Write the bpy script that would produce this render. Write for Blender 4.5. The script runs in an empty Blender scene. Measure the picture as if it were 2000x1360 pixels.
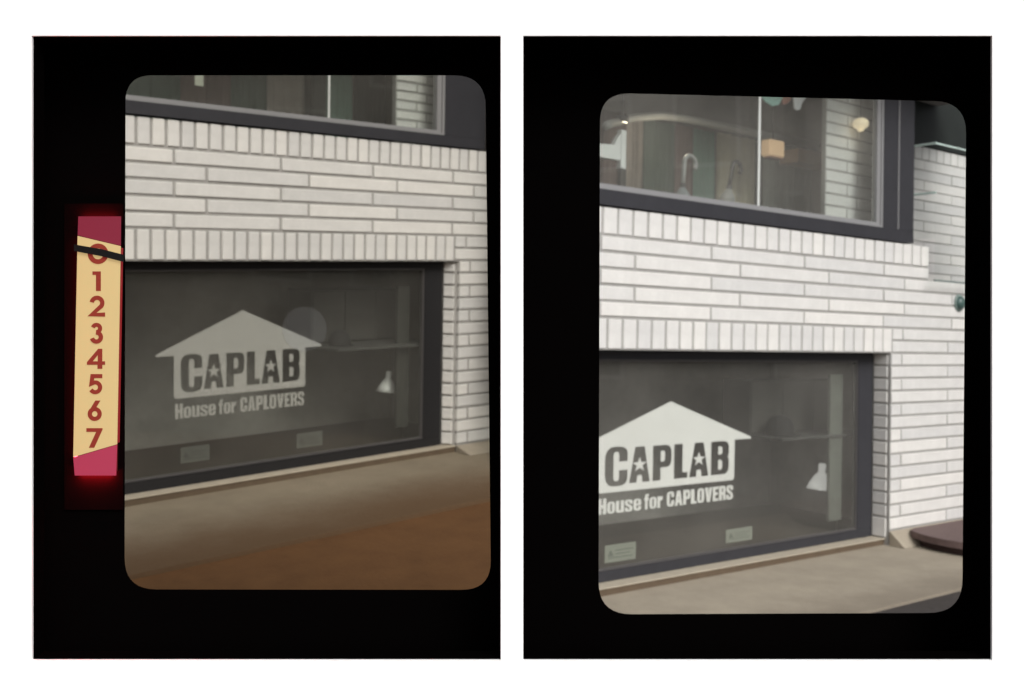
import bpy, bmesh, math, random
from mathutils import Matrix, Vector
rnd = random.Random(7)
C = bpy.context.scene.collection
S = bpy.context.scene

# ------------------------------------------------------------------ camera, sky, sun, exposure
EYE = 1.6
cam = bpy.data.cameras.new('camera'); co = bpy.data.objects.new('camera', cam); C.objects.link(co)
co.location = (0, 0, EYE); co.rotation_euler = (math.pi / 2, 0, 0)
cam.lens = 36; cam.sensor_width = 36; cam.shift_y = -68 / 2000; cam.clip_end = 800; cam.clip_start = .05
cam.dof.use_dof = True; cam.dof.focus_distance = 1.27; cam.dof.aperture_fstop = 9.5
S.camera = co
w = bpy.data.worlds.new('World'); S.world = w; w.use_nodes = True
nt = w.node_tree; nt.nodes.clear()
sky = nt.nodes.new('ShaderNodeTexSky'); sky.sky_type = 'NISHITA'; sky.sun_disc = False
SUN_EL, SUN_AZ = math.radians(36), math.radians(150)       # azimuth from +Y, clockwise: behind the camera, a little left
sky.sun_elevation = SUN_EL; sky.sun_rotation = SUN_AZ; sky.dust_density = 4
hs = nt.nodes.new('ShaderNodeHueSaturation'); hs.inputs['Saturation'].default_value = .22
bg = nt.nodes.new('ShaderNodeBackground'); bg.inputs[1].default_value = .10
ow = nt.nodes.new('ShaderNodeOutputWorld')
nt.links.new(sky.outputs[0], hs.inputs['Color']); nt.links.new(hs.outputs[0], bg.inputs[0]); nt.links.new(bg.outputs[0], ow.inputs[0])
sl = bpy.data.lights.new('sun', 'SUN'); sl.energy = 1.2; sl.angle = math.radians(25); sl.color = (1, .985, .96)
so = bpy.data.objects.new('sun', sl); C.objects.link(so)
sd = Vector((math.sin(SUN_AZ) * math.cos(SUN_EL), math.cos(SUN_AZ) * math.cos(SUN_EL), math.sin(SUN_EL)))
so.rotation_euler = sd.to_track_quat('Z', 'Y').to_euler(); so.location = (0, -5, 8)
S.view_settings.view_transform = 'Standard'; S.view_settings.look = 'None'
S.view_settings.exposure = 0.45; S.view_settings.gamma = 1; S.view_settings.use_curve_mapping = False
S.render.engine = 'CYCLES'
S.cycles.use_denoising = True
S.cycles.max_bounces = 10; S.cycles.transparent_max_bounces = 24

# ------------------------------------------------------------------ materials
MATS = {}
def mat(name, col, rough=.6, spec=.5, metal=0, var=0, noise=0, nscale=30, bump=0, bscale=60, emit=None, estr=1):
    if name in MATS: return MATS[name]
    m = bpy.data.materials.new(name); m.use_nodes = True; t = m.node_tree; b = t.nodes['Principled BSDF']
    b.inputs['Base Color'].default_value = (*col, 1); b.inputs['Roughness'].default_value = rough
    b.inputs['Specular IOR Level'].default_value = spec; b.inputs['Metallic'].default_value = metal
    tc = t.nodes.new('ShaderNodeTexCoord'); src = None
    if noise or var:
        mx = t.nodes.new('ShaderNodeHueSaturation'); mx.inputs['Color'].default_value = (*col, 1)
        ad = t.nodes.new('ShaderNodeMath'); ad.operation = 'ADD'; ad.inputs[0].default_value = 1; ad.inputs[1].default_value = 0
        if noise:
            n = t.nodes.new('ShaderNodeTexNoise'); n.inputs['Scale'].default_value = nscale; n.inputs['Detail'].default_value = 12
            n.inputs['Roughness'].default_value = .7
            t.links.new(tc.outputs['Object'], n.inputs['Vector'])
            r = t.nodes.new('ShaderNodeMapRange'); r.inputs[1].default_value = .25; r.inputs[2].default_value = .75
            r.inputs[3].default_value = 1 - noise; r.inputs[4].default_value = 1 + noise
            t.links.new(n.outputs[0], r.inputs[0]); t.links.new(r.outputs[0], ad.inputs[0])
        if var:
            oi = t.nodes.new('ShaderNodeObjectInfo'); r = t.nodes.new('ShaderNodeMapRange')
            r.inputs[3].default_value = -var; r.inputs[4].default_value = var
            t.links.new(oi.outputs['Random'], r.inputs[0]); t.links.new(r.outputs[0], ad.inputs[1])
            hr = t.nodes.new('ShaderNodeMapRange'); hr.inputs[3].default_value = .7; hr.inputs[4].default_value = 1.5
            t.links.new(oi.outputs['Random'], hr.inputs[0]); t.links.new(hr.outputs[0], mx.inputs['Saturation'])
        t.links.new(ad.outputs[0], mx.inputs['Value']); t.links.new(mx.outputs[0], b.inputs['Base Color'])
    if bump:
        n = t.nodes.new('ShaderNodeTexNoise'); n.inputs['Scale'].default_value = bscale; n.inputs['Detail'].default_value = 5
        t.links.new(tc.outputs['Object'], n.inputs['Vector'])
        bp = t.nodes.new('ShaderNodeBump'); bp.inputs['Strength'].default_value = bump; bp.inputs['Distance'].default_value = .01
        t.links.new(n.outputs[0], bp.inputs['Height']); t.links.new(bp.outputs[0], b.inputs['Normal'])
    if emit:
        b.inputs['Emission Color'].default_value = (*emit, 1); b.inputs['Emission Strength'].default_value = estr
    MATS[name] = m; return m
def glass_mat(name, tint, reflect=1.0, haze=0.0, veil=0.0):
    if name in MATS: return MATS[name]
    m = bpy.data.materials.new(name); m.use_nodes = True; t = m.node_tree; t.nodes.clear()
    o = t.nodes.new('ShaderNodeOutputMaterial'); tr = t.nodes.new('ShaderNodeBsdfTransparent'); tr.inputs[0].default_value = (*tint, 1)
    last = tr.outputs[0]
    if haze:
        d = t.nodes.new('ShaderNodeBsdfTranslucent'); d.inputs[0].default_value = (.8, .8, .78, 1)
        x = t.nodes.new('ShaderNodeMixShader'); x.inputs[0].default_value = haze
        t.links.new(last, x.inputs[1]); t.links.new(d.outputs[0], x.inputs[2]); last = x.outputs[0]
    if veil:                                                        # uneven diffuse film standing in for the reflected haze on the panes
        d = t.nodes.new('ShaderNodeBsdfDiffuse'); d.inputs[0].default_value = (.60, .57, .53, 1)
        n = t.nodes.new('ShaderNodeTexNoise'); n.inputs['Scale'].default_value = 1.3; n.inputs['Detail'].default_value = 4
        tc = t.nodes.new('ShaderNodeTexCoord'); t.links.new(tc.outputs['Object'], n.inputs['Vector'])
        r = t.nodes.new('ShaderNodeMapRange'); r.inputs[1].default_value = .3; r.inputs[2].default_value = .7
        r.inputs[3].default_value = veil*.7; r.inputs[4].default_value = veil*1.3; t.links.new(n.outputs[0], r.inputs[0])
        x = t.nodes.new('ShaderNodeMixShader'); t.links.new(r.outputs[0], x.inputs[0])
        t.links.new(last, x.inputs[1]); t.links.new(d.outputs[0], x.inputs[2]); last = x.outputs[0]
    if reflect:
        g = t.nodes.new('ShaderNodeBsdfGlossy'); g.inputs['Roughness'].default_value = .02
        f = t.nodes.new('ShaderNodeFresnel'); f.inputs[0].default_value = 1.5
        k = t.nodes.new('ShaderNodeMath'); k.operation = 'MULTIPLY'; k.inputs[1].default_value = reflect
        x = t.nodes.new('ShaderNodeMixShader')
        gm = t.nodes.new('ShaderNodeNewGeometry'); inv = t.nodes.new('ShaderNodeMath'); inv.operation = 'SUBTRACT'; inv.inputs[0].default_value = 1
        k2 = t.nodes.new('ShaderNodeMath'); k2.operation = 'MULTIPLY'          # the back of the sheet adds no second mirror
        t.links.new(gm.outputs['Backfacing'], inv.inputs[1]); t.links.new(inv.outputs[0], k2.inputs[1])
        t.links.new(f.outputs[0], k.inputs[0]); t.links.new(k.outputs[0], k2.inputs[0]); t.links.new(k2.outputs[0], x.inputs[0])
        t.links.new(last, x.inputs[1]); t.links.new(g.outputs[0], x.inputs[2]); last = x.outputs[0]
    t.links.new(last, o.inputs[0]); MATS[name] = m; return m

M_TILE = mat('white glazed brick', (.69, .68, .662), .38, .4, var=.075, noise=.10, nscale=7, bump=.12, bscale=40)
M_MORTAR = mat('grey mortar', (.37, .36, .345), .9, .1, noise=.15, nscale=40, bump=.3, bscale=120)
M_FRAME = mat('dark window metal', (.038, .038, .044), .5, .25, noise=.12, nscale=8)
M_BEAD = mat('grey glazing bead', (.25, .25, .255), .45, .4)
M_GLASS = glass_mat('window glass', (.93, .95, .94), 1.1, veil=.062)
M_GLASSU = glass_mat('upper window glass', (.93, .95, .94), 1.15, veil=.075)
M_GLASSL = glass_mat('left window glass', (.93, .95, .94), 1.0, veil=.04)
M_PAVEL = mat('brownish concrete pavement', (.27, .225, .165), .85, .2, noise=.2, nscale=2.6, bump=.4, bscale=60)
M_VINYL = mat('white vinyl', (.86, .82, .80), .5, .3, noise=.03, nscale=5)
M_STICK = mat('pale green paper', (.23, .24, .20), .7, .2, noise=.1, nscale=30)
M_PRINT = mat('grey print', (.13, .14, .12), .7, .2)
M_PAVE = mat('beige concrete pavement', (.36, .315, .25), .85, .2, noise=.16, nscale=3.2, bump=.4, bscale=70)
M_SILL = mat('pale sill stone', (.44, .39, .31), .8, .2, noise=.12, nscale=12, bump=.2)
M_STRIP = mat('shaded brown sill base', (.12, .088, .06), .8, .2, noise=.15, nscale=12)  # sill front; shade and grime under the sill are put into this brown
M_ROADD = mat('dark asphalt', (.06, .053, .05), .9, .2, noise=.2, nscale=20, bump=.4)
M_ROADB = mat('flare brown road', (.15, .074, .031), .85, .2, noise=.2, nscale=5, bump=.3)  # the orange cast of lens flare is put into this road colour
M_GROUND = mat('grey ground', (.12, .115, .11), .9, .2, noise=.2, nscale=1.2)
M_STEP = mat('dull red stone', (.145, .10, .095), .7, .3, noise=.15, nscale=14, bump=.2)
M_BLACK = mat('matt black', (.0014, .0011, .0011), 1, 0)
M_BOARD = mat('white board paint', (.95, .95, .95), .7, .15)
M_WALLI = mat('grey plaster', (.27, .25, .23), .9, .2, noise=.3, nscale=1.6)
M_FLOORI = mat('brown timber floor', (.045, .032, .024), .6, .3, noise=.2, nscale=6)
M_CEIL = mat('pale ceiling plaster', (.34, .32, .30), .9, .2, noise=.15, nscale=3)
M_CAB = mat('dark cabinet', (.06, .055, .05), .5, .3, noise=.15, nscale=5)
M_EDGE = mat('grey shelf edge', (.075, .072, .068), .5, .3)
M_LAMP = mat('white enamel', (.68, .67, .65), .3, .5)
M_WHITE = mat('white paint', (.8, .8, .78), .5, .4)
M_CANEW = mat('pale cane', (.34, .34, .33), .4, .4)
M_CANED = mat('dark cane', (.012, .011, .01), .4, .4)

def kerb_tint(m, col, y0, soft, amount, xs):
    """browner tone with a ragged noise edge, stronger beside the kerb"""
    t = m.node_tree; b = t.nodes['Principled BSDF']; tc = t.nodes.new('ShaderNodeTexCoord'); sp = t.nodes.new('ShaderNodeSeparateXYZ')
    t.links.new(tc.outputs['Object'], sp.inputs[0]); n = t.nodes.new('ShaderNodeTexNoise'); n.inputs['Scale'].default_value = xs; n.inputs['Detail'].default_value = 7
    n.inputs['Roughness'].default_value = .7; t.links.new(tc.outputs['Object'], n.inputs['Vector'])
    a = t.nodes.new('ShaderNodeMath'); a.operation = 'MULTIPLY_ADD'; a.inputs[1].default_value = .55; t.links.new(n.outputs[0], a.inputs[0]); t.links.new(sp.outputs['Y'], a.inputs[2])
    r = t.nodes.new('ShaderNodeMapRange'); r.inputs[1].default_value = y0; r.inputs[2].default_value = y0 + soft; r.inputs[3].default_value = amount; r.inputs[4].default_value = 0
    r.interpolation_type = 'SMOOTHSTEP'; t.links.new(a.outputs[0], r.inputs[0])
    x = t.nodes.new('ShaderNodeMix'); x.data_type = 'RGBA'; x.inputs['B'].default_value = (*col, 1)
    t.links.new(r.outputs[0], x.inputs['Factor']); t.links.new(b.inputs['Base Color'].links[0].from_socket, x.inputs['A']); t.links.new(x.outputs['Result'], b.inputs['Base Color'])
kerb_tint(M_PAVEL, (.13, .078, .042), -.72, .85, .95, 2.2)
kerb_tint(M_PAVE, (.17, .14, .11), -.80, .45, .5, 3.0)
# ------------------------------------------------------------------ mesh helpers
def box(bm, x0, x1, y0, y1, z0, z1, bev=0, mi=0):
    vs = [bm.verts.new(p) for p in ((x0,y0,z0),(x1,y0,z0),(x1,y1,z0),(x0,y1,z0),(x0,y0,z1),(x1,y0,z1),(x1,y1,z1),(x0,y1,z1))]
    fs = [bm.faces.new([vs[i] for i in f]) for f in ((0,3,2,1),(4,5,6,7),(0,1,5,4),(1,2,6,5),(2,3,7,6),(3,0,4,7))]
    for f in fs: f.material_index = mi
    if bev:
        es = list({e for f in fs for e in f.edges})
        bmesh.ops.bevel(bm, geom=es, offset=bev, segments=1, affect='EDGES')
def prism(bm, pts, y0, y1):
    a = [bm.verts.new((x, y0, z)) for x, z in pts]; b = [bm.verts.new((x, y1, z)) for x, z in pts]
    n = len(pts); bm.faces.new(a); bm.faces.new(b[::-1])
    for i in range(n): bm.faces.new((a[i], b[i], b[(i+1) % n], a[(i+1) % n]))
def slab(bm, pts, z0, z1):
    a = [bm.verts.new((x, y, z0)) for x, y in pts]; b = [bm.verts.new((x, y, z1)) for x, y in pts]
    n = len(pts); bm.faces.new(a[::-1]); bm.faces.new(b)
    for i in range(n): bm.faces.new((a[i], a[(i+1) % n], b[(i+1) % n], b[i]))
def tube(bm, path, r, seg=10):
    path = [Vector(p) for p in path]; rings = []
    for i, p in enumerate(path):
        d = (path[min(i+1, len(path)-1)] - path[max(i-1, 0)]).normalized()
        u = d.cross(Vector((.31, .9, .2))).normalized(); v = d.cross(u)
        rr = r[i] if isinstance(r, (list, tuple)) else r
        rings.append([bm.verts.new(p + (u*math.cos(t) + v*math.sin(t))*rr) for t in (2*math.pi*k/seg for k in range(seg))])
    for a, b in zip(rings, rings[1:]):
        for k in range(seg): bm.faces.new((a[k], a[(k+1) % seg], b[(k+1) % seg], b[k]))
    bm.faces.new(rings[0][::-1]); bm.faces.new(rings[-1])
def lathe(bm, prof, M=Matrix(), seg=24):
    rings = [[bm.verts.new(M @ Vector((r*math.cos(t), r*math.sin(t), z))) for t in (2*math.pi*k/seg for k in range(seg))] for r, z in prof]
    for a, b in zip(rings, rings[1:]):
        for k in range(seg): bm.faces.new((a[k], a[(k+1) % seg], b[(k+1) % seg], b[k]))
def obj(name, bm, m, parent=None, smooth=False):
    me = bpy.data.meshes.new(name)
    if isinstance(bm, bpy.types.Mesh): me = bm
    else:
        bmesh.ops.recalc_face_normals(bm, faces=bm.faces); bm.to_mesh(me); bm.free()
    if not me.materials:
        for q in (m if isinstance(m, (list, tuple)) else [m]): me.materials.append(q)
    if smooth:
        for p in me.polygons: p.use_smooth = True
    o = bpy.data.objects.new(name, me); C.objects.link(o)
    if parent: o.parent = parent
    return o
def tag(o, label, cat, group=None):
    o['label'] = label; o['category'] = cat
    if group: o['group'] = group
    return o
def thing(name, label, cat, M, group=None):
    o = bpy.data.objects.new(name, None); C.objects.link(o); o.empty_display_size = .1
    o.matrix_world = M; return tag(o, label, cat, group)
def struct(name, bm, m, M=None):
    o = obj(name, bm, m)
    if M: o.matrix_world = M
    o['kind'] = 'structure'; return o
def T(x, y, z): return Matrix.Translation((x, y, z))

def clip(M, pts, sgn, lim):
    """keep the part of a local x/y outline on one side of the gap between the two fronts"""
    f = lambda p: sgn*((M @ Vector((p[0], p[1], 0))).x - lim)
    out = []
    for i, p in enumerate(pts):
        q = pts[(i+1) % len(pts)]; a, b = f(p), f(q)
        if a >= 0: out.append(p)
        if a*b < 0: t = a/(a-b); out.append((p[0]+(q[0]-p[0])*t, p[1]+(q[1]-p[1])*t))
    return out
# ---- flat lettering with holes: nested closed outlines filled even-odd
def fillet(pts, n=5):
    out = []; N = len(pts)
    for i, p in enumerate(pts):
        r = p[2] if len(p) > 2 else 0
        P = Vector(p[:2])
        if not r: out.append(P); continue
        A = Vector(pts[i-1][:2]) - P; B = Vector(pts[(i+1) % N][:2]) - P
        a = P + A.normalized()*min(r, A.length*.5); b = P + B.normalized()*min(r, B.length*.5)
        for k in range(n+1):
            t = k/n; out.append(a*(1-t)**2 + P*2*t*(1-t) + b*t*t)
    return out
def outline_mesh(name, loops, thick):
    cu = bpy.data.curves.new(name, 'CURVE'); cu.dimensions = '2D'; cu.fill_mode = 'BOTH'; cu.extrude = thick/2
    for L in loops:
        s = cu.splines.new('POLY'); s.points.add(len(L)-1); s.use_cyclic_u = True
        for q, p in zip(s.points, L): q.co = (p[0], p[1], 0, 1)
    return curve_to_mesh(name, cu)
def curve_to_mesh(name, cu):
    o = bpy.data.objects.new(name+'_curve', cu); C.objects.link(o)
    bpy.context.view_layer.update()
    me = bpy.data.meshes.new_from_object(o.evaluated_get(bpy.context.evaluated_depsgraph_get())); me.name = name
    bpy.data.objects.remove(o); bpy.data.curves.remove(cu)
    for v in me.vertices: v.co = (v.co.x, -v.co.z, v.co.y)          # stand it upright, facing -Y
    return me
def stroke(path, t):
    """outline of an open line drawn with a broad pen, mitred at its bends"""
    p = [Vector(q) for q in path]; L, R = [], []
    for i, q in enumerate(p):
        a = (q - p[i-1]).normalized() if i else (p[1] - q).normalized()
        b = (p[i+1] - q).normalized() if i < len(p)-1 else a
        n = Vector((-a.y-b.y, a.x+b.x)).normalized(); k = t/2/max(.45, n.dot(Vector((-a.y, a.x))))
        L.append(q + n*k); R.append(q - n*k)
    return L + R[::-1]
def arcp(cx, cy, r, a0, a1, n=14):
    return [(cx + r*math.cos(math.radians(a0+(a1-a0)*i/n)), cy + r*math.sin(math.radians(a0+(a1-a0)*i/n))) for i in range(n+1)]
Cg = [(1,.40),(.62,.40),(.62,.13,.12),(.38,.13,.12),(.38,.87,.12),(.62,.87,.12),(.62,.62),(1,.62),(1,1,.42),(0,1,.42),(0,0,.42),(1,0,.42)]
Ag = [(0,0),(.27,1),(.73,1),(1,0),(.645,0),(.60,.20),(.40,.20),(.355,0)]
Pg = [(0,0),(0,1),(1,1,.34),(1,.36,.34),(.42,.36),(.42,0)]
Pc = [(.42,.84),(.64,.84,.1),(.64,.53,.1),(.42,.53)]
Lg = [(0,0),(0,1),(.62,1),(.62,.17),(1,.17),(1,0)]
Bg = [(0,0),(0,1),(1,1,.34),(1,.56,.18),(.9,.52),(1,.48,.18),(1,0,.34)]
B1 = [(.4,.84),(.62,.84,.1),(.62,.60,.1),(.4,.60)]; B2 = [(.4,.44),(.62,.44,.1),(.62,.15,.1),(.4,.15)]
Og = [(0,0,.42),(1,0,.42),(1,1,.42),(0,1,.42)]; Oc = [(.39,.15,.1),(.61,.15,.1),(.61,.85,.1),(.39,.85,.1)]
Sg = [(1,.66),(.63,.66),(.63,.85,.1),(.37,.85,.1),(.37,.66,.12),(1,.44,.3),(1,0,.4),(0,0,.4),(0,.34),(.37,.34),(.37,.14,.1),(.63,.14,.1),(.63,.35,.12),(0,.57,.3),(0,1,.4),(1,1,.4)]
GLY = {'H': [[(0,0),(0,1),(.39,1),(.39,.6),(.61,.6),(.61,1),(1,1),(1,0),(.61,0),(.61,.4),(.39,.4),(.39,0)]],
  'o': [Og, Oc], 'O': [Og, Oc], 'C': [Cg], 'A': [Ag, [(.44,.38),(.56,.38),(.5,.76)]], 'P': [Pg, Pc], 'L': [Lg], 's': [Sg], 'S': [Sg],
  'u': [[(0,1),(0,0,.3),(.55,0,.1),(.62,.1),(.62,0),(1,0),(1,1),(.62,1),(.62,.16,.1),(.38,.16,.1),(.38,1)]],
  'e': [[(0,0,.42),(1,0,.42),(1,.36),(.64,.36),(.64,.16,.1),(.38,.16,.1),(.38,.44),(1,.44),(1,1,.42),(0,1,.42)], [(.38,.58),(.62,.58),(.62,.86,.1),(.38,.86,.1)]],
  'f': [[(.2,0),(.2,.60),(0,.60),(0,.76),(.2,.76),(.2,1,.4),(1,1),(1,.86),(.75,.86,.1),(.75,.76),(1,.76),(1,.60),(.75,.60),(.75,0)]],
  'r': [[(0,0),(0,1),(.5,1),(.5,.88),(.62,.97),(1,1),(1,.68),(.56,.62,.1),(.52,.5),(.52,0)]],
  'V': [[(0,1),(.4,1),(.5,.3),(.6,1),(1,1),(.72,0),(.28,0)]],
  'E': [[(0,0),(0,1),(1,1),(1,.82),(.45,.82),(.45,.6),(.9,.6),(.9,.42),(.45,.42),(.45,.18),(1,.18),(1,0)]],
  'R': [[(0,0),(0,1),(1,1,.34),(1,.52,.2),(.86,.46),(1,.36,.1),(1,0),(.62,0),(.62,.36,.08),(.42,.4),(.42,0)], [(.42,.84),(.62,.84,.08),(.62,.58,.08),(.42,.58)]]}
WID = {'f': .62, 'r': .72, 'L': .8, 'E': .82, 'V': 1.05, 'A': 1.05}
def word_loops(s, x0, x1, z0, z1):
    gap = .12; tot = sum(WID.get(c, 1) for c in s) + gap*(len(s)-1); k = (x1-x0)/tot; x = x0; loops = []
    for c in s:
        w_ = WID.get(c, 1)*k; h_ = (z1-z0)*(.76 if c in 'ouser' else 1)
        loops.append([fillet([(x + q[0]*w_, z0 + q[1]*h_) + ((q[2]*w_,) if len(q) > 2 else ()) for q in g_], 4) for g_ in GLY[c]])
        x += w_ + gap*k
    return loops
def ring(cx, cy, r, n=28): return [(cx + r*math.cos(2*math.pi*k/n), cy + r*math.sin(2*math.pi*k/n)) for k in range(n)]
# numerals on a 40 unit high body, each a list of shapes, a shape being an outline and its holes
NUM = [[[ring(0, 20, 20.5), ring(0, 20, 11)]],
  [[[(-9, 39), (-9, 32), (-2, 32), (-2, 0), (7.5, 0), (7.5, 39)]]],
  [[stroke(arcp(0, 27, 10.5, 172, -38) + [(-10, 4), (16, 4)], 8.5)]],
  [[stroke(arcp(0, 29.5, 7.2, 165, -95), 8)], [stroke(arcp(0, 12.2, 9, 95, -165), 8.5)]],
  [[[(3, 0), (3, 8), (-18, 8), (-18, 13.5), (4.5, 40), (12.5, 40), (12.5, 15), (18, 15), (18, 8), (12.5, 8), (12.5, 0)], [(3.6, 15), (-6.5, 15), (3.6, 27.5)]]],
  [[stroke([(14, 35.5), (-5.5, 35.5), (-7.5, 20.6)] + arcp(0, 13.2, 9.8, 118, -150), 8.2)]],
  [[ring(0, 13.2, 14), ring(0, 13.2, 5.6)], [[(-13.6, 15), (1.5, 40), (11.5, 40), (-1, 19.2), (-5.4, 15.2)]]],
  [[[(-15, 39), (-15, 31.5), (4.5, 31.5), (-10, 0), (.5, 0), (17, 36), (17, 39)]]]]

# ------------------------------------------------------------------ ground
bm = bmesh.new(); box(bm, -260, 260, -200, 320, -.9, -.35); struct('ground', bm, M_GROUND)

# ------------------------------------------------------------------ the two shop fronts
# local frame of a front: x along the wall, y into the building, z up; the origin is the top left of its lower window
def frame_matrix(ex, ez, o):
    ex = Vector(ex).normalized(); ez = Vector(ez); ez = (ez - ex*ez.dot(ex)).normalized(); y = ez.cross(ex)
    return Matrix(((ex.x, y.x, ez.x, o[0]), (ex.y, y.y, ez.y, o[1]), (ex.z, y.z, ez.z, o[2] + EYE), (0, 0, 0, 1)))
RIGHT = dict(side='right', M=frame_matrix((.7978, .6021, -.0298), (.02, .023, .9995), (.5687, 6.5, -.234)),
    pitch=.1045, soldier=.1318, sold_lo=.208, rows=5, row0=.2085, up=.735, bottom=-1.524, ground=-1.578, foot=-1.455,
    brick=1.0345, joints=((.282-1.0345, 1), (1.015-1.0345, 0)), corner=3.2, x0=-.42, x1=4.72, rec=.17, splay=0, gap=.019,
    up_bot=.924, lower_in=(3.0, -.064, -1.455), up_frame=(3.05, 3.485), up_top=2.45, bead=.03, band=.1,
    depth=1.75, kerb=1.105, road=M_ROADD, sx=(.157, 1.348), sz=(-.947, .591))
LEFT = dict(side='left', M=frame_matrix((.7237, .6893, .0341), (.0199, -.0703, .9973), (-1.9479, 5.16, .2619)),
    pitch=.0834, soldier=.0786, sold_lo=.168, rows=5, row0=.168, up=.585, bottom=-1.218, ground=-1.262, foot=-1.212,
    brick=.631, joints=((.442-.631, 1), (.26-.631, 0)), corner=2.215, x0=-.36, x1=2.62, rec=.1, splay=.058, gap=.0155,
    up_bot=.738, lower_in=(2.01, -.046, -1.16), up_frame=(2.07, 2.412), up_top=1.75, bead=.022, band=.066,
    depth=1.2, kerb=1.03, road=M_ROADB, sx=(.3125, .8185), sz=(-.745, .467))

BRICKS = {}
def brick_mesh(w, d, h):
    k = (round(w, 3), round(d, 3), round(h, 3))
    if k not in BRICKS:
        bm = bmesh.new(); box(bm, -w/2, w/2, 0, d, -h/2, h/2, bev=min(.0035, h*.06))
        me = bpy.data.meshes.new('brick'); bmesh.ops.recalc_face_normals(bm, faces=bm.faces); bm.to_mesh(me); bm.free(); me.materials.append(M_TILE); BRICKS[k] = me
    return BRICKS[k]
def lay(parent, x0, x1, z0, z1, y=0, d=.03, gap=.01):
    """one brick filling the cell, less half a joint all round"""
    if x1 - x0 < .022: return
    o = bpy.data.objects.new('brick', brick_mesh(x1-x0-gap, d, z1-z0-gap)); C.objects.link(o); o.parent = parent
    o.location = ((x0+x1)/2 + rnd.uniform(-.0008, .0008), y + rnd.uniform(-.0018, .0018), (z0+z1)/2 + rnd.uniform(-.0008, .0008))
    o.rotation_euler = (rnd.uniform(-.006, .006), rnd.uniform(-.0015, .0015), rnd.uniform(-.003, .003))

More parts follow.
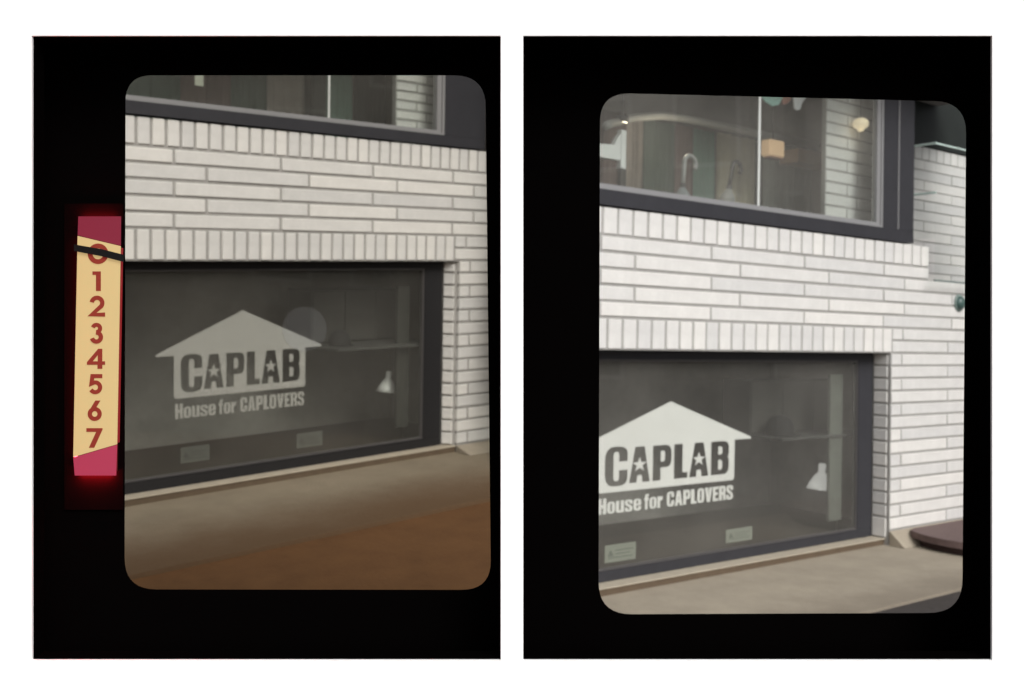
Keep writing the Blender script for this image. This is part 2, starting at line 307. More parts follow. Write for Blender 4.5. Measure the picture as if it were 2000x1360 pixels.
def shop_front(P):
    M = P['M']; side = P['side']; g = P['gap']; where = f'in the {side} viewfinder'
    right = side == 'right'
    # ---------- brick wall
    wall = thing('brick_wall', f'white glazed brick wall round the shop windows seen {where}', 'wall', M @ T(0, 0, P['ground']), 'white brick shop walls')
    off = Vector((0, 0, -P['ground']))
    cells = []
    s = P['soldier']; x = .049 if right else .054
    top = P['up']
    k = -4
    while True:                                                     # lower soldier course over the window
        a, b = x + s*k, x + s*(k+1); k += 1
        if b < P['x0']: continue
        if b > P['corner'] + .03: break
        cells.append((max(a, P['x0']), b, 0, P['row0']))
    sold_end = a
    ends = P['x1']; niche = 3.75 if right else 9
    for r in range(P['rows']):                                      # stretcher courses
        z0 = P['row0'] + (P['up']-P['row0'])/P['rows']*r; z1 = P['row0'] + (P['up']-P['row0'])/P['rows']*(r+1)
        x = P['joints'][(r + 1) % 2][0]
        e = niche if (right and r == P['rows']-1) else ends
        while x < e:
            a, b = max(x, P['x0']), min(x + P['brick'], e)
            if b > P['x0']: cells.append((a, b, z0, z1))
            x += P['brick']
    s2 = .1345 if right else .0795; x = .127 if right else .06
    k = -4; e = niche if right else ends
    while True:                                                     # upper soldier course under the upper window
        a, b = x + s2*k, min(x + s2*(k+1), e); k += 1
        if b < P['x0']: continue
        if a > e - .02: break
        cells.append((max(a, P['x0']), b, P['up'], P['up_bot'] - .002))
    # pier to the right of the lower window
    ph = P['pitch']; n = int(round((P['row0'] - P['foot'])/ph)); ph = (P['row0'] - P['foot'])/n
    head = .155 if right else .098
    for r in range(n):
        z1 = P['row0'] - r*ph; z0 = z1 - ph
        x = P['corner'] if z1 < .01 else sold_end
        js = [x + head + P['brick']*i for i in range(6)] if r % 2 == 0 else [P['corner'] + (.86 if right else .53) + P['brick']*i for i in range(6)]
        for j in js:
            b = min(j, ends)
            if b - x > .02: cells.append((x, b, z0, z1)); x = b
            if x >= ends: break
    for c in cells: 
        lay(wall, c[0], c[1], c[2]+off.z, c[3]+off.z, gap=g)
    # reveal of the window: header ends turned into the opening
    for r in range(n):
        z1 = P['row0'] - r*ph; z0 = z1 - ph
        if z0 > -.02: continue
        z1 = min(z1, -.002)
        if r == n-1: z0 = P['bottom'] + .001
        hyp = math.hypot(P['rec'], P['splay']); dx, dy_ = P['splay']/hyp, P['rec']/hyp; mid = .034 + (hyp-.04)/2
        o = bpy.data.objects.new('brick', brick_mesh(hyp - .045, .03 + P['splay']*.7, z1-z0-g)); C.objects.link(o); o.parent = wall
        o.rotation_euler = (0, 0, -math.atan2(P['rec'], P['splay'])); o.location = (P['corner'] - dx*mid + rnd.uniform(-.001, .001), dy_*mid, (z0+z1)/2 + off.z)
    # mortar body behind the bricks
    y0, y1 = .009, P['rec'] + .05; bm = bmesh.new()
    if not right: box(bm, P['x0'], ends, y0, y1, .001+off.z, P['up_bot']-.012+off.z)
    else:
        box(bm, P['x0'], niche-.004, y0, y1, .001+off.z, P['up_bot']-.012+off.z)
        box(bm, niche-.004, ends, y0, y1, .001+off.z, .628+off.z)
    box(bm, P['corner']+.009, ends, y0, y1, P['ground']-.03+off.z, .001+off.z)
    if P['splay']: slab(bm, [(P['corner']+.0085, .03), (P['corner']+.0085, P['rec']+.05), (P['corner']-P['splay']+.012, P['rec']+.05), (P['corner']-P['splay']+.012, P['rec'])], P['ground']-.03+off.z, -.001+off.z)
    obj('mortar', bm, M_MORTAR, wall)
    bm = bmesh.new()
    box(bm, P['x0']-.06, P['x0']-.002, .0, .3, P['ground']-.03+off.z, P['up_top']+.3+off.z)   # plain wall end beyond the view
    box(bm, P['x0'], P['up_frame'][1], .0, .3, P['up_top']+.002+off.z, P['up_top']+.3+off.z)
    obj('wall_end', bm, M_MORTAR, wall)
    bm = bmesh.new(); box(bm, P['x0'], P['up_frame'][1] + (1.3 if right else .2), -(.75 if right else .45), -.004, P['up_top']+.06+off.z, P['up_top']+.2+off.z); (box(bm, P['up_frame'][1]+.02, ends+.6, 0, .86, P['up_top']+.06+off.z, P['up_top']+.2+off.z) if right else None); obj('shade_slab', bm, M_CEIL, wall)  # unseen overhang, added to shade the front and the set back wall
    bm = bmesh.new(); box(bm, ends+.01, ends+(.25 if right else .09), -(2.0 if right else .36), -.02, P['ground']-.03+off.z, P['up_top']+.2+off.z); obj('shade_wing', bm, M_MORTAR, wall)  # unseen side wall, added to shade the right end of the front
    # concrete fillet at the foot of the pier
    bm = bmesh.new(); xe = P['corner'] + .001
    vs = [(xe, .0, P['foot']-.004), (xe, -.14, P['ground']+.002), (xe, .0, P['ground']+.002)]
    a = [bm.verts.new((p[0], p[1]-.001, p[2]+off.z)) for p in vs]; b = [bm.verts.new((ends, p[1]-.001, p[2]+off.z)) for p in vs]
    bm.faces.new(a); bm.faces.new(b[::-1])
    for i in range(3): bm.faces.new((a[i], b[i], b[(i+1) % 3], a[(i+1) % 3]))
    obj('concrete_foot', bm, M_PAVE, wall)

    # ---------- lower window
    rec = P['rec']; xi, zt, zb = P['lower_in']; xr = P['corner'] - .006 - P['splay']*.95; xl = P['x0']
    win = thing('shop_window', f'wide low shop window under the brick band, seen {where}', 'window', M @ T(0, rec, P['bottom']), 'lower shop windows')
    zo = -P['bottom']
    bm = bmesh.new()
    box(bm, xl, xr, -.004, .05, zt+zo, -.002+zo); box(bm, xi, xr, -.003, .05, zb+zo, zt-.001+zo); box(bm, xl, xr, -.004, .05, 0.001, zb-.001+zo)
    obj('frame', bm, M_FRAME if right else mat('black window metal', (.02, .0195, .021), .5, .25), win)
    bm = bmesh.new(); bw = P['bead']*.5
    box(bm, xl, xi-.001, .003, .03, zt-bw+zo, zt-.0015+zo); box(bm, xi-bw, xi-.001, .003, .03, zb+bw+zo, zt-bw-.001+zo); box(bm, xl, xi-.001, .003, .03, zb+.001+zo, zb+bw+zo)
    obj('glazing_bead', bm, mat('dark glazing bead', (.09, .085, .085), .5, .3), win)
    bm = bmesh.new(); box(bm, xl+.002, xi-.004, .012, .02, zb+.004+zo, zt-.004+zo); obj('glass_pane', bm, M_GLASS if right else M_GLASSL, win)
    bm = bmesh.new(); jw = .2 if right else .12
    box(bm, xi-jw*.9, xi-.01, .14, .17, zb+.06+zo, zt-.12+zo, bev=.004)
    obj('inner_jamb', bm, mat('grey green jamb' + side, (.13, .135, .115) if right else (.035, .035, .03), .7, .2, noise=.25, nscale=6), win)
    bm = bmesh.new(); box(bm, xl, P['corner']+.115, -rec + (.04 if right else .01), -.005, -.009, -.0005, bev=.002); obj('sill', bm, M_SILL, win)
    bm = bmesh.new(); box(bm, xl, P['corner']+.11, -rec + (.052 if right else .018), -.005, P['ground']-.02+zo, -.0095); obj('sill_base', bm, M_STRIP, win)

    # ---------- the vinyl sign on the glass
    wx, ww = P['sx']; wz, hh = P['sz']; ys = rec + .0225                                              # stuck to the inner face of the pane
    sg = thing('window_sign', f'white house-shaped CAPLAB sign on the lower shop window {where}', 'sign', M @ T(wx, ys, wz), 'CAPLAB window signs')
    def X(p): return [(q[0]*ww, q[1]*hh) + ((q[2]*ww,) if len(q) > 2 else ()) for q in p]
    house = X([(0, 0, .02), (1, 0, .02), (1, .5), (1.134, .5), (1.134, .525), (.5, 1), (-.123, .525), (-.123, .5), (0, .5)])
    def glyph(pts, x0, x1, z0=.083, z1=.492):
        w_, h_ = x1-x0, z1-z0
        return fillet([( (x0+q[0]*w_)*ww, (z0+q[1]*h_)*hh ) + ((q[2]*w_*ww,) if len(q) > 2 else ()) for q in pts])
    def star(cx, cz, rx, rz):
        return [((cx + rx*(1 if i % 2 == 0 else .40)*math.sin(math.pi*i/5))*ww, (cz + rz*(1 if i % 2 == 0 else .40)*math.cos(math.pi*i/5))*hh) for i in range(10)]
    loops = [fillet(house), glyph(Cg, .047, .2, .062, .508), glyph(Ag, .212, .356), star(.284, .285, .050, .086),
             glyph(Pg, .376, .512), glyph(Pc, .376, .512), glyph(Lg, .53, .632), glyph(Ag, .645, .792), star(.7185, .292, .050, .086),
             glyph(Bg, .812, .955), glyph(B1, .812, .955), glyph(B2, .812, .955)]
    vin = M_VINYL if right else mat('dimmed vinyl', (.47, .44, .42), .5, .3, noise=.05, nscale=4)  # left copy of the white vinyl, the dimmer view darkened into its colour
    obj('house_panel', outline_mesh('house_panel', loops, .002), vin, sg)
    for s_, a, b in (('House', .008, .298), ('for', .320, .450), ('CAPLOVERS', .482, .992)):
        for lp_ in word_loops(s_, a*ww, b*ww, -.237*hh, -.062*hh):
            obj('letter', outline_mesh('letter', lp_, .002), vin, sg)

    # ---------- two small paper stickers low on the glass
    spots = ((.235, .282, -1.411, .116), (1.427, .29, -1.404, .098)) if right else ((.351, .168, -1.103, .087), (1.077, .178, -1.112, .088))
    for i, (x, w_, z, h_) in enumerate(spots):
        which = ('nearer the left edge', 'nearer the lamp')[i] if not right else ('nearer the left edge', 'nearer the lamp')[i]
        st = thing('window_sticker', f'small {"pale green" if right else "dark grey"} sticker low on the window {where}, {which}', 'sticker', M @ T(x, rec+.0225, z), 'stickers on the lower windows')
        bm = bmesh.new(); box(bm, 0, w_, 0, .0016, 0, h_); obj('paper', bm, M_STICK if right else mat('dark grey paper', (.10, .10, .09), .7, .2, noise=.15, nscale=25), st)  # left stickers get a darker grey paper and print
        bm = bmesh.new()
        prism(bm, [(w_*.08, h_*.34), (w_*.28, h_*.34), (w_*.18, h_*.72)], -.0012, -.0004)
        obj('triangle_mark', bm, M_PRINT if right else mat('dark print', (.065, .065, .06), .7, .2), st)
        bm = bmesh.new()
        for q, (u0, u1) in enumerate(((.34, .9), (.34, .8), (.1, .9))):
            box(bm, w_*u0, w_*u1, -.0012, -.0004, h_*(.62-.2*q), h_*(.68-.2*q))
        o = obj('print_lines', bm, M_PRINT if right else mat('dark print', (.065, .065, .06)), st); o['kind'] = 'stuff'

    # ---------- upper window
    fx0, fx1 = P['up_frame']; ub = P['up_bot']; ut = P['up_top']; band = P['band']; bd = P['bead']
    uw = thing('shop_window', f'tall upper shop window with dark frame above the brick band, seen {where}', 'window', M @ T(0, 0, ub), 'upper shop windows')
    bm = bmesh.new()
    box(bm, xl, fx1, -.012, .08, 0.001, band); box(bm, fx0, fx1, -.011, .08, band+.001, ut-ub)
    obj('frame', bm, M_FRAME, uw)
    if right:
        bm = bmesh.new(); box(bm, fx0+.20, fx0+.212, -.016, -.0115, band+.002, ut-ub); obj('cover_strip', bm, M_BEAD, uw)
    bm = bmesh.new()
    box(bm, xl, fx0-.001, -.006, .05, band+.001, band+bd*.62); box(bm, fx0-bd*.9, fx0-.001, -.006, .05, band+bd*.63, ut-ub)
    box(bm, xl, fx0-bd*.9-.001, .004, .05, band+bd*.63, band+bd*1.25); box(bm, fx0-bd*2.5, fx0-bd*.9-.001, .004, .05, band+bd*1.26, ut-ub)
    obj('glazing_bead', bm, M_BEAD, uw)
    gx = fx0 - bd*2.5 - .001; jx = 1.522 if right else 1.215
    for a, b in ((xl, jx-.002), (jx+.002, gx)):
        bm = bmesh.new(); box(bm, a, b, .022, .03, band+bd*1.26, ut-ub-.002); obj('glass_pane', bm, M_GLASSU if right else M_GLASSL, uw)
    bm = bmesh.new(); jw = .011 if right else .006
    box(bm, jx-jw, jx+jw, .016, .0215, band+bd*1.26, ut-ub-.002); obj('silicone_joint', bm, mat('pale glass joint', (.62, .64, .62), .4, .4), uw)

    # ---------- rooms behind the glass
    D = P['depth']; rx0 = .05 if right else -.3; rx1 = P['corner'] + .3 if right else P['corner'] + .35
    y0 = P['rec'] + .06; lo, hi = P['ground'], ut
    def room(nm, za, zb_, x1):
        bm = bmesh.new(); box(bm, rx0, x1+.05, D, D+.05, za, zb_); struct('interior_wall', bm, M_WALLI, M)
        bm = bmesh.new(); box(bm, rx0-.05, rx0-.001, y0, D-.001, za, zb_); struct('interior_wall', bm, M_WALLI, M)
        bm = bmesh.new(); box(bm, x1, x1+.05, y0, D-.001, za, zb_); struct('interior_wall', bm, M_WALLI, M)
        bm = bmesh.new(); box(bm, rx0, x1, y0, D, za-.06, za-.001); struct('interior_floor', bm, M_FLOORI, M)
        bm = bmesh.new(); box(bm, rx0, x1, y0, D, zb_+.001, zb_+.06); struct('interior_ceiling', bm, M_CEIL, M)
    room('lower', P['bottom']-.01, .12 if right else .1, (rx1+.35) if right else P['x1']-.06)
    room('upper', P['up_bot']-.14, ut+.06, fx1-.03)

    # ---------- things in the lower room
    if right: cx0, cx1, cz0, cz1, cy = 2.2, 3.40, -.70, -.24, .62
    else: cx0, cx1, cz0, cz1, cy = 1.42, 2.16, -.56, -.20, .5
    cb = thing('wall_cabinet', f'dark wide cabinet hanging behind the lower window glass {where}', 'cabinet', M @ T(cx0, cy, cz0), 'cabinets behind the lower windows')
    w_, h_ = cx1-cx0, cz1-cz0; bm = bmesh.new(); box(bm, 0, w_, .012, .3, .02, h_, bev=.004); obj('body', bm, M_CAB, cb)
    for i in range(3):
        bm = bmesh.new(); box(bm, w_*i/3+.006, w_*(i+1)/3-.006, 0, .0115, .028, h_-.01, bev=.003); obj('door', bm, M_CAB, cb)
    bm = bmesh.new(); box(bm, -.03, w_+.02, -.34, .3, 0, .018, bev=.003); obj('shelf', bm, M_EDGE, cb)
    kx = cx0 + (.16 if right else .1); ks = 1 if right else .6
    kp = thing('cap', f'dark rounded cap on the shelf of the cabinet {where}', 'cap', M @ T(kx, cy-.16, cz0+.019) @ Matrix.Scale(ks, 4), 'caps behind the lower windows')
    bm = bmesh.new(); lathe(bm, [(.115, .0), (.118, .05), (.105, .11), (.07, .15), (.02, .168), (.001, .17)]); obj('crown', bm, mat('black wool', (.03, .028, .028), .9, .1), kp, True)
    bm = bmesh.new(); slab(bm, [(-.11, -.05)] + [(-.115*math.cos(t), -.05-.13*math.sin(t)) for t in (math.pi*k/12 for k in range(13))], .004, .012); obj('brim', bm, mat('black wool', (.03, .028, .028)), kp)
    # desk lamp with a white enamel shade
    sc = .8 if right else .5
    lx, lz, ly = (2.985, -.955, .5) if right else (1.957, -.75, .4)
    dl = thing('desk_lamp', f'white desk lamp with cone shade behind the lower window {where}', 'lamp', M @ T(lx, ly, lz) @ Matrix.Rotation(math.radians(8), 4, 'Y') @ Matrix.Scale(sc, 4), 'desk lamps behind the lower windows')
    bm = bmesh.new()
    lathe(bm, [(.001, .012), (.03, .01), (.038, -.004), (.036, -.085), (.05, -.1), (.075, -.13), (.115, -.2), (.142, -.268), (.138, -.268), (.07, -.14), (.001, -.11)])
    obj('lamp_shade', bm, mat('glowing white enamel ' + side, (.68, .67, .65), .3, .5, emit=(1, .97, .93), estr=.26 if right else .03), dl, True)
    bm = bmesh.new(); lathe(bm, [(.001, -.11), (.02, -.12), (.022, -.15), (.05, -.19), (.058, -.225), (.045, -.26), (.001, -.275)]); obj('bulb', bm, mat('lit frosted bulb ' + side, (.85, .84, .8), .3, .4, emit=(1, .97, .93), estr=1.5 if right else .35), dl, True)
    ax = (.2 if right else .2); bm = bmesh.new(); tube(bm, [(.03, 0, -.04), (.1, .01, -.055), (ax, .02, -.09), (ax+.2, .03, -.12)], .006); obj('arm', bm, M_EDGE, dl, True)
    bm = bmesh.new(); tube(bm, [(ax+.2, .03, -.12), (ax+.16, .03, -.4), (ax+.2, .03, (P['bottom']-lz)/sc)], .009); obj('stand', bm, M_CAB, dl, True)

    # ---------- things in the upper room
    py = .24 if right else .19
    if right: px0, px1, pz = 2.62, 3.32, P['up_bot']-.14
    else: px0, px1, pz = 1.83, 2.235, P['up_bot']-.1
    pr = thing('brick_pier', f'pale brick pier standing inside the upper window {where}', 'pier', M @ T(px0, py, pz), 'brick piers inside the upper windows')
    bm = bmesh.new(); box(bm, .004, px1-px0-.004, .008, .045, 0, ut+.05-pz); obj('mortar', bm, M_MORTAR, pr)
    hp = .097 if right else .06; z = .02; r = 0
    L1 = (px1-px0)
    while z + hp < ut+.05-pz:
        for a, b in (((0, L1*.42), (L1*.42, L1)) if r % 2 else ((0, L1*.62), (L1*.62, L1))):
            lay(pr, a, b, z, z+hp, gap=g*.9)
        z += hp; r += 1
    # curtains: wavy cloth panels hung side by side
    cols = dict(b=(.20, .15, .14), g=(.12, .15, .13), o=(.50, .46, .34), m=(.34, .30, .27), t=(.18, .29, .24), d=(.06, .065, .06), p=(.56, .59, .54), q=(.40, .43, .39))
    if right: cur = [(.78, 1.10, 'b', 'reddish brown'), (1.10, 1.30, 'm', 'grey brown'), (1.30, 1.66, 'g', 'dark green grey'), (1.66, 1.86, 'b', 'narrow reddish brown'), (1.86, 2.16, 't', 'muted green'), (2.16, 2.62, 'o', 'olive beige'), (2.62, 2.76, 'd', 'narrow black'), (2.76, 3.16, 'p', 'pale grey'), (3.16, 3.40, 'q', 'mid grey')]; cyy, ct = 1.0, 1.83
    else: cur = [(.30, .62, 'g', 'dark green grey'), (.62, .95, 'b', 'reddish brown'), (.95, 1.20, 'g', 'green grey'), (1.20, 1.50, 'm', 'grey brown'), (1.50, 1.62, 'd', 'narrow black'), (1.62, 1.86, 't', 'muted green'), (1.86, 2.10, 'd', 'charcoal')]; cyy, ct = .7, 1.30
    cb_ = P['up_bot'] - .1
    for a, b, c_, lab in cur:
        bm = bmesh.new(); n_ = 14; ph0 = rnd.uniform(0, 6); rows_ = []
        for zz in (cb_, (cb_+ct)/2, ct):
            rows_.append([bm.verts.new(((a + (b-a)*i/n_) - a, .018*math.sin(ph0 + i*1.9) + .01*math.sin(i*.8+zz), zz-cb_)) for i in range(n_+1)])
        for q in range(2):
            for i in range(n_): bm.faces.new((rows_[q][i], rows_[q][i+1], rows_[q+1][i+1], rows_[q+1][i]))
        bmesh.ops.solidify(bm, geom=bm.faces[:], thickness=.006)
        o = obj('curtain', bm, mat('cloth ' + c_, cols[c_], .9, .1, noise=.12, nscale=12), None, True); o.matrix_world = M @ T(a, cyy + rnd.uniform(-.03, .03), cb_)
        nth = 'wide' if b-a > .3 else 'slim'
        tag(o, f'{lab} {nth} cloth panel hanging behind the upper window {where}', 'curtain', 'cloth panels behind the upper windows')
    # bent pale tube, made up to stand for an awning's reflection
    path = [(.55, .6, 1.60), (.85, .9, 1.70), (1.12, .91, 1.79), (1.40, .9, 1.845), (1.65, .9, 1.86), (1.9, .9, 1.862), (2.57, .9, 1.86), (3.40, .9, 1.866)] if right else [(.2, .62, 1.33), (.9, .62, 1.34), (2.3, .62, 1.36)]
    bm = bmesh.new(); tube(bm, [(p[0]-path[0][0], p[1]-path[0][1], p[2]-path[0][2]) for p in path], .032, 12)
    o = obj('reflection_tube', bm, mat('pale rail', (.30, .295, .275), .5, .3), None, True); o.matrix_world = M @ T(*path[0])
    tag(o, f'pale bent awning reflection above the cloth panels in the upper window {where}', 'reflection', 'reflections in the upper windows')
    # step of pavement and road
    sg_, lim = (1, .03) if right else (-1, -.01)
    def ground_sheet(nm, m, ya, yb_, z):
        bm = bmesh.new(); slab(bm, clip(M, [(-9, ya), (9, ya), (9, yb_), (-9, yb_)], sg_, lim), z-.7, z); struct(nm, bm, m, M)
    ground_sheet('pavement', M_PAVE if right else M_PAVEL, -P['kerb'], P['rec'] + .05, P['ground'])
    ground_sheet('road', P['road'], -P['kerb']-3.2, -P['kerb']-.002, P['ground']-.02)
    # flat outer shell so that daylight only enters the rooms through the glass
    bm = bmesh.new(); x1 = rx1 + .42 if right else P['x1']
    box(bm, rx0-.05, x1 if not right else fx1+.03, D+.06, D+.12, P['ground']-.1, ut+.3); struct('rear_wall', bm, M_WALLI, M)

for P in (RIGHT, LEFT): shop_front(P)

# ------------------------------------------------------------------ details only the right front shows
M = RIGHT['M']; where = 'in the right viewfinder'
# wall set back beside the upper window
rw = thing('brick_wall', 'set back white brick wall beside the dark window frame, behind the glass case', 'wall', M @ T(4.2, .9, .2))
bm = bmesh.new(); box(bm, 0, 2.5, .009, .12, 0, 1.88); obj('mortar', bm, M_MORTAR, rw)
for k in range(18): lay(rw, .1 + .1345*k, .1 + .1345*(k+1), 1.742, 1.88)
for r in range(16):
    z = 1.742 - .1035*(r+1); x = .02 - (.62 if r % 2 else .1)
    while x < 2.5:
        lay(rw, max(x, 0), min(x+1.0345, 2.5), z, z+.1035); x += 1.0345
bm = bmesh.new(); box(bm, -.3, 2.5, -.02, .14, 1.885, 3.1); obj('dark_cladding', bm, mat('dark green grey panel', (.022, .026, .024), .5, .2, noise=.2, nscale=3), rw)
bm = bmesh.new(); box(bm, -.72, -.302, .0, .12, 0, 3.1); obj('side_panel', bm, M_FRAME, rw)
# projecting glass case: a front pane, a side pane running back and three pale green edges
M_CASE = glass_mat('green tinted case glass', (.97, .98, .975), .12); M_CEDGE = mat('pale green glass edge', (.62, .76, .72), .25, .6)
gc = thing('glass_case', 'clear green edged glass case on the brick wall at the right', 'display case', M @ T(3.665, -.1, .62))
dy = .27; h = 1.155
bm = bmesh.new(); box(bm, .006, .9, 0, .006, .008, h); obj('front_pane', bm, M_CASE, gc)
bm = bmesh.new(); box(bm, 0, .0055, .0, dy, .36, h); obj('side_pane', bm, M_CASE, gc)
for z, nm in ((h, 'top_edge'), (.735, 'middle_edge')):
    bm = bmesh.new(); box(bm, -.004, .008, -.004, dy, z, z+.018, bev=.002); obj(nm, bm, M_CEDGE, gc)
bm = bmesh.new(); box(bm, .0085, .9, -.004, .008, h+.001, h+.014, bev=.002); obj('front_edge', bm, M_CEDGE, gc)
bm = bmesh.new(); box(bm, -.001, .9, -.003, .007, -.006, .0075); obj('bottom_edge', bm, mat('dim glass edge', (.16, .2, .19), .3, .5), gc)
# round green fitting on the wall
bf = thing('wall_fitting', 'small round green fitting on the white bricks at the right edge', 'fitting', M @ T(4.225, -.002, .45))
bm = bmesh.new(); lathe(bm, [(.001, .05), (.035, .046), (.055, .03), (.062, .004), (.062, 0)], Matrix.Rotation(math.pi/2, 4, 'X')); obj('dome', bm, mat('green plastic', (.06, .11, .10), .35, .5), bf, True)
bm = bmesh.new(); lathe(bm, [(.001, .012), (.074, .011), (.078, 0), (.001, -.001)], Matrix.Rotation(math.pi/2, 4, 'X')); obj('ring', bm, mat('dull green metal', (.2, .26, .24), .5, .4), bf, True)
# round doorstep
ds = thing('doorstep', 'rounded dull red stone doorstep on the pavement at the right', 'step', M @ T(3.95, -.45, RIGHT['ground']))
def arc(R, yc): 
    pts = [(R*math.cos(t), R*math.sin(t)) for t in (2*math.pi*k/56 for k in range(56))]
    return [(x, min(y, yc)) for x, y in pts]
bm = bmesh.new(); slab(bm, arc(.60, .43), .002, .06); obj('base', bm, mat('dark red step base', (.06, .038, .035), .8, .2), ds)
bm = bmesh.new(); slab(bm, arc(.66, .435), .061, .115); bmesh.ops.bevel(bm, geom=[e for e in bm.edges], offset=.012, segments=2, affect='EDGES'); obj('top_slab', bm, M_STEP, ds)
# umbrellas: hooked handles, shaft, furled cover
def umbrella(label, x, y, z, tilt, R, m_h, m_c, low, flip=1):
    u = thing('umbrella', label, 'umbrella', M @ T(x, y, z) @ Matrix.Rotation(math.radians(tilt), 4, 'Y'), 'umbrellas inside the right upper window')
    pts = [(flip*(R*math.cos(t)+R), 0, R*math.sin(t)) for t in (math.radians(-30 + k*15) for k in range(15))][::-1][1:]
    pts = [(0, 0, -.16), (0, 0, -.08)] + [(flip*(R - R*math.cos(t)), 0, R*math.sin(t)) for t in (math.radians(k*14) for k in range(16))]
    bm = bmesh.new(); tube(bm, pts, .017, 10); obj('handle', bm, m_h, u, True)
    bm = bmesh.new(); lathe(bm, [(.022, -.158), (.026, -.175), (.02, -.19)]); obj('collar', bm, M_EDGE, u, True)
    bm = bmesh.new(); lathe(bm, [(.02, -.19), (.055, -.24), (.085, -.42), (.07, low*.8), (.012, low)]); obj('canopy', bm, m_c, u, True)
umbrella('pale hooked umbrella leaning behind the right upper window', 1.25, .5, 1.405, 4, .062, M_CANEW, mat('pale grey cloth', (.20, .215, .22), .8, .2), -.62)
umbrella('dark hooked umbrella standing behind the right upper window', 1.79, .5, 1.44, 12, .052, M_CANED, mat('grey umbrella cloth', (.22, .22, .21), .8, .2), -.65)
# small flags at the top of the glass
for nm, col, pts, lab in (('teal', (.36, .60, .54), [(1.86, 2.2), (1.87, 1.99), (1.93, 1.94), (2.02, 1.915), (2.09, 1.935), (2.14, 2.0), (2.2, 2.2)], 'teal rounded flag'),
                          ('red', (.36, .17, .13), [(2.15, 2.2), (2.135, 2.0), (2.145, 1.945), (2.19, 1.96), (2.24, 2.0), (2.255, 2.2)], 'small brick red flag'),
                          ('white', (.78, .78, .80), [(2.22, 2.2), (2.275, 2.02), (2.29, 1.94), (2.325, 1.928), (2.36, 1.94), (2.385, 2.0), (2.46, 2.07), (2.47, 2.2)], 'tapered white flag')):
    bm = bmesh.new(); prism(bm, [(p[0]-pts[0][0], p[1]-2.2) for p in pts], 0, .012)
    o = obj('flag', bm, mat('flag ' + nm, col, .8, .2)); o.matrix_world = M @ T(pts[0][0], .3, 2.2)
    tag(o, f'{lab} hanging at the top of the right upper window', 'flag', 'flags hanging in the right upper window')
# white display stand at the left of the upper window
st = thing('display_stand', 'white display stand at the left end of the right upper window', 'stand', M @ T(.605, .5, .79))
bm = bmesh.new(); box(bm, .0, .035, 0, .05, .5, .775, bev=.004); obj('upright', bm, M_WHITE, st)
bm = bmesh.new(); box(bm, .04, .07, .02, .06, .5, .78, bev=.004); obj('back_upright', bm, M_WHITE, st)
bm = bmesh.new(); prism(bm, [(-.42, .63), (-.42, .56), (-.002, .555), (-.002, .75), (-.04, .70), (-.06, .66)], .005, .045); obj('arm_board', bm, M_WHITE, st)
bm = bmesh.new(); box(bm, .01, .06, .01, .05, .0, .499); obj('post', bm, M_CAB, st)
# lamps that are lit
lp = thing('ceiling_spot', 'tiny bright ceiling spotlight at the left of the right upper window', 'spotlight', M @ T(.985, .9, 1.73))
bm = bmesh.new(); lathe(bm, [(.001, 0), (.034, -.002), (.04, .008), (.03, .02)]); obj('bulb', bm, mat('lit bulb', (.9, .85, .7), .4, .2, emit=(1, .86, .62), estr=4), lp, True)
bm = bmesh.new(); lathe(bm, [(.042, .0), (.05, .01), (.05, .05), (.012, .06), (.012, .75)]); obj('housing', bm, M_EDGE, lp, True)
def point(name, M_, watts, col, parent):
    l = bpy.data.lights.new(name, 'POINT'); l.energy = watts; l.color = col; l.shadow_soft_size = .05
    o = bpy.data.objects.new(name, l); C.objects.link(o); o.parent = parent; o.location = M_; return o
point('spot_light', (.35, -.25, -.12), 3.2, (1, .88, .7), lp)
ln = thing('paper_lantern', 'small square orange paper lantern behind the right upper window', 'lantern', M @ T(2.4, .6, 1.60))
bm = bmesh.new(); box(bm, -.095, .095, -.05, .05, 0, .135, bev=.012); obj('shade', bm, mat('orange paper', (.5, .33, .2), .8, .2, emit=(.9, .60, .34), estr=.26), ln)
bm = bmesh.new(); box(bm, -.07, .09, -.04, .04, -.016, -.001, bev=.004); obj('base', bm, mat('red brown wood', (.2, .08, .05), .6, .3), ln)
bm = bmesh.new(); tube(bm, [(0, 0, .136), (0, 0, .9)], .004, 6); obj('cord', bm, M_CAB, ln)
sb = thing('shelf_board', 'faint orange lit shelf board beside the pale brick pier', 'shelf', M @ T(2.86, .7, 1.63))
bm = bmesh.new(); box(bm, 0, .5, 0, .2, 0, .12, bev=.006); obj('board', bm, mat('warm tan wood', (.42, .27, .17), .6, .3, noise=.1), sb)
rl = thing('globe_lamp', 'round pale yellow globe lamp in front of the pale brick pier', 'lamp', M @ T(2.972, .16, 1.885))
bm = bmesh.new(); lathe(bm, [(.001, -.06), (.022, -.056), (.03, -.04), (.06, -.02), (.066, .008), (.055, .035), (.028, .05), (.001, .052)]); obj('globe', bm, mat('pale yellow glass', (.7, .6, .42), .4, .3, emit=(1, .82, .55), estr=.36), rl, True)
bm = bmesh.new(); tube(bm, [(0, 0, .05), (0, 0, .62)], .004, 6); obj('cord', bm, M_EDGE, rl)
point('globe_light', (-.02, -.02, -.10), .1, (1, .85, .6), rl)
# small tag at the top of the left upper window
M = LEFT['M']; tg = thing('price_tag', 'small pale tag hanging at the top of the left upper window', 'tag', M @ T(.525, .3, .965))
bm = bmesh.new(); box(bm, 0, .052, 0, .006, 0, .2, bev=.002); obj('card', bm, mat('pale card', (.5, .5, .42), .8, .2), tg)
bm = bmesh.new(); tube(bm, [(.026, .003, .2), (.026, .003, .8)], .002, 6); obj('string', bm, M_EDGE, tg)

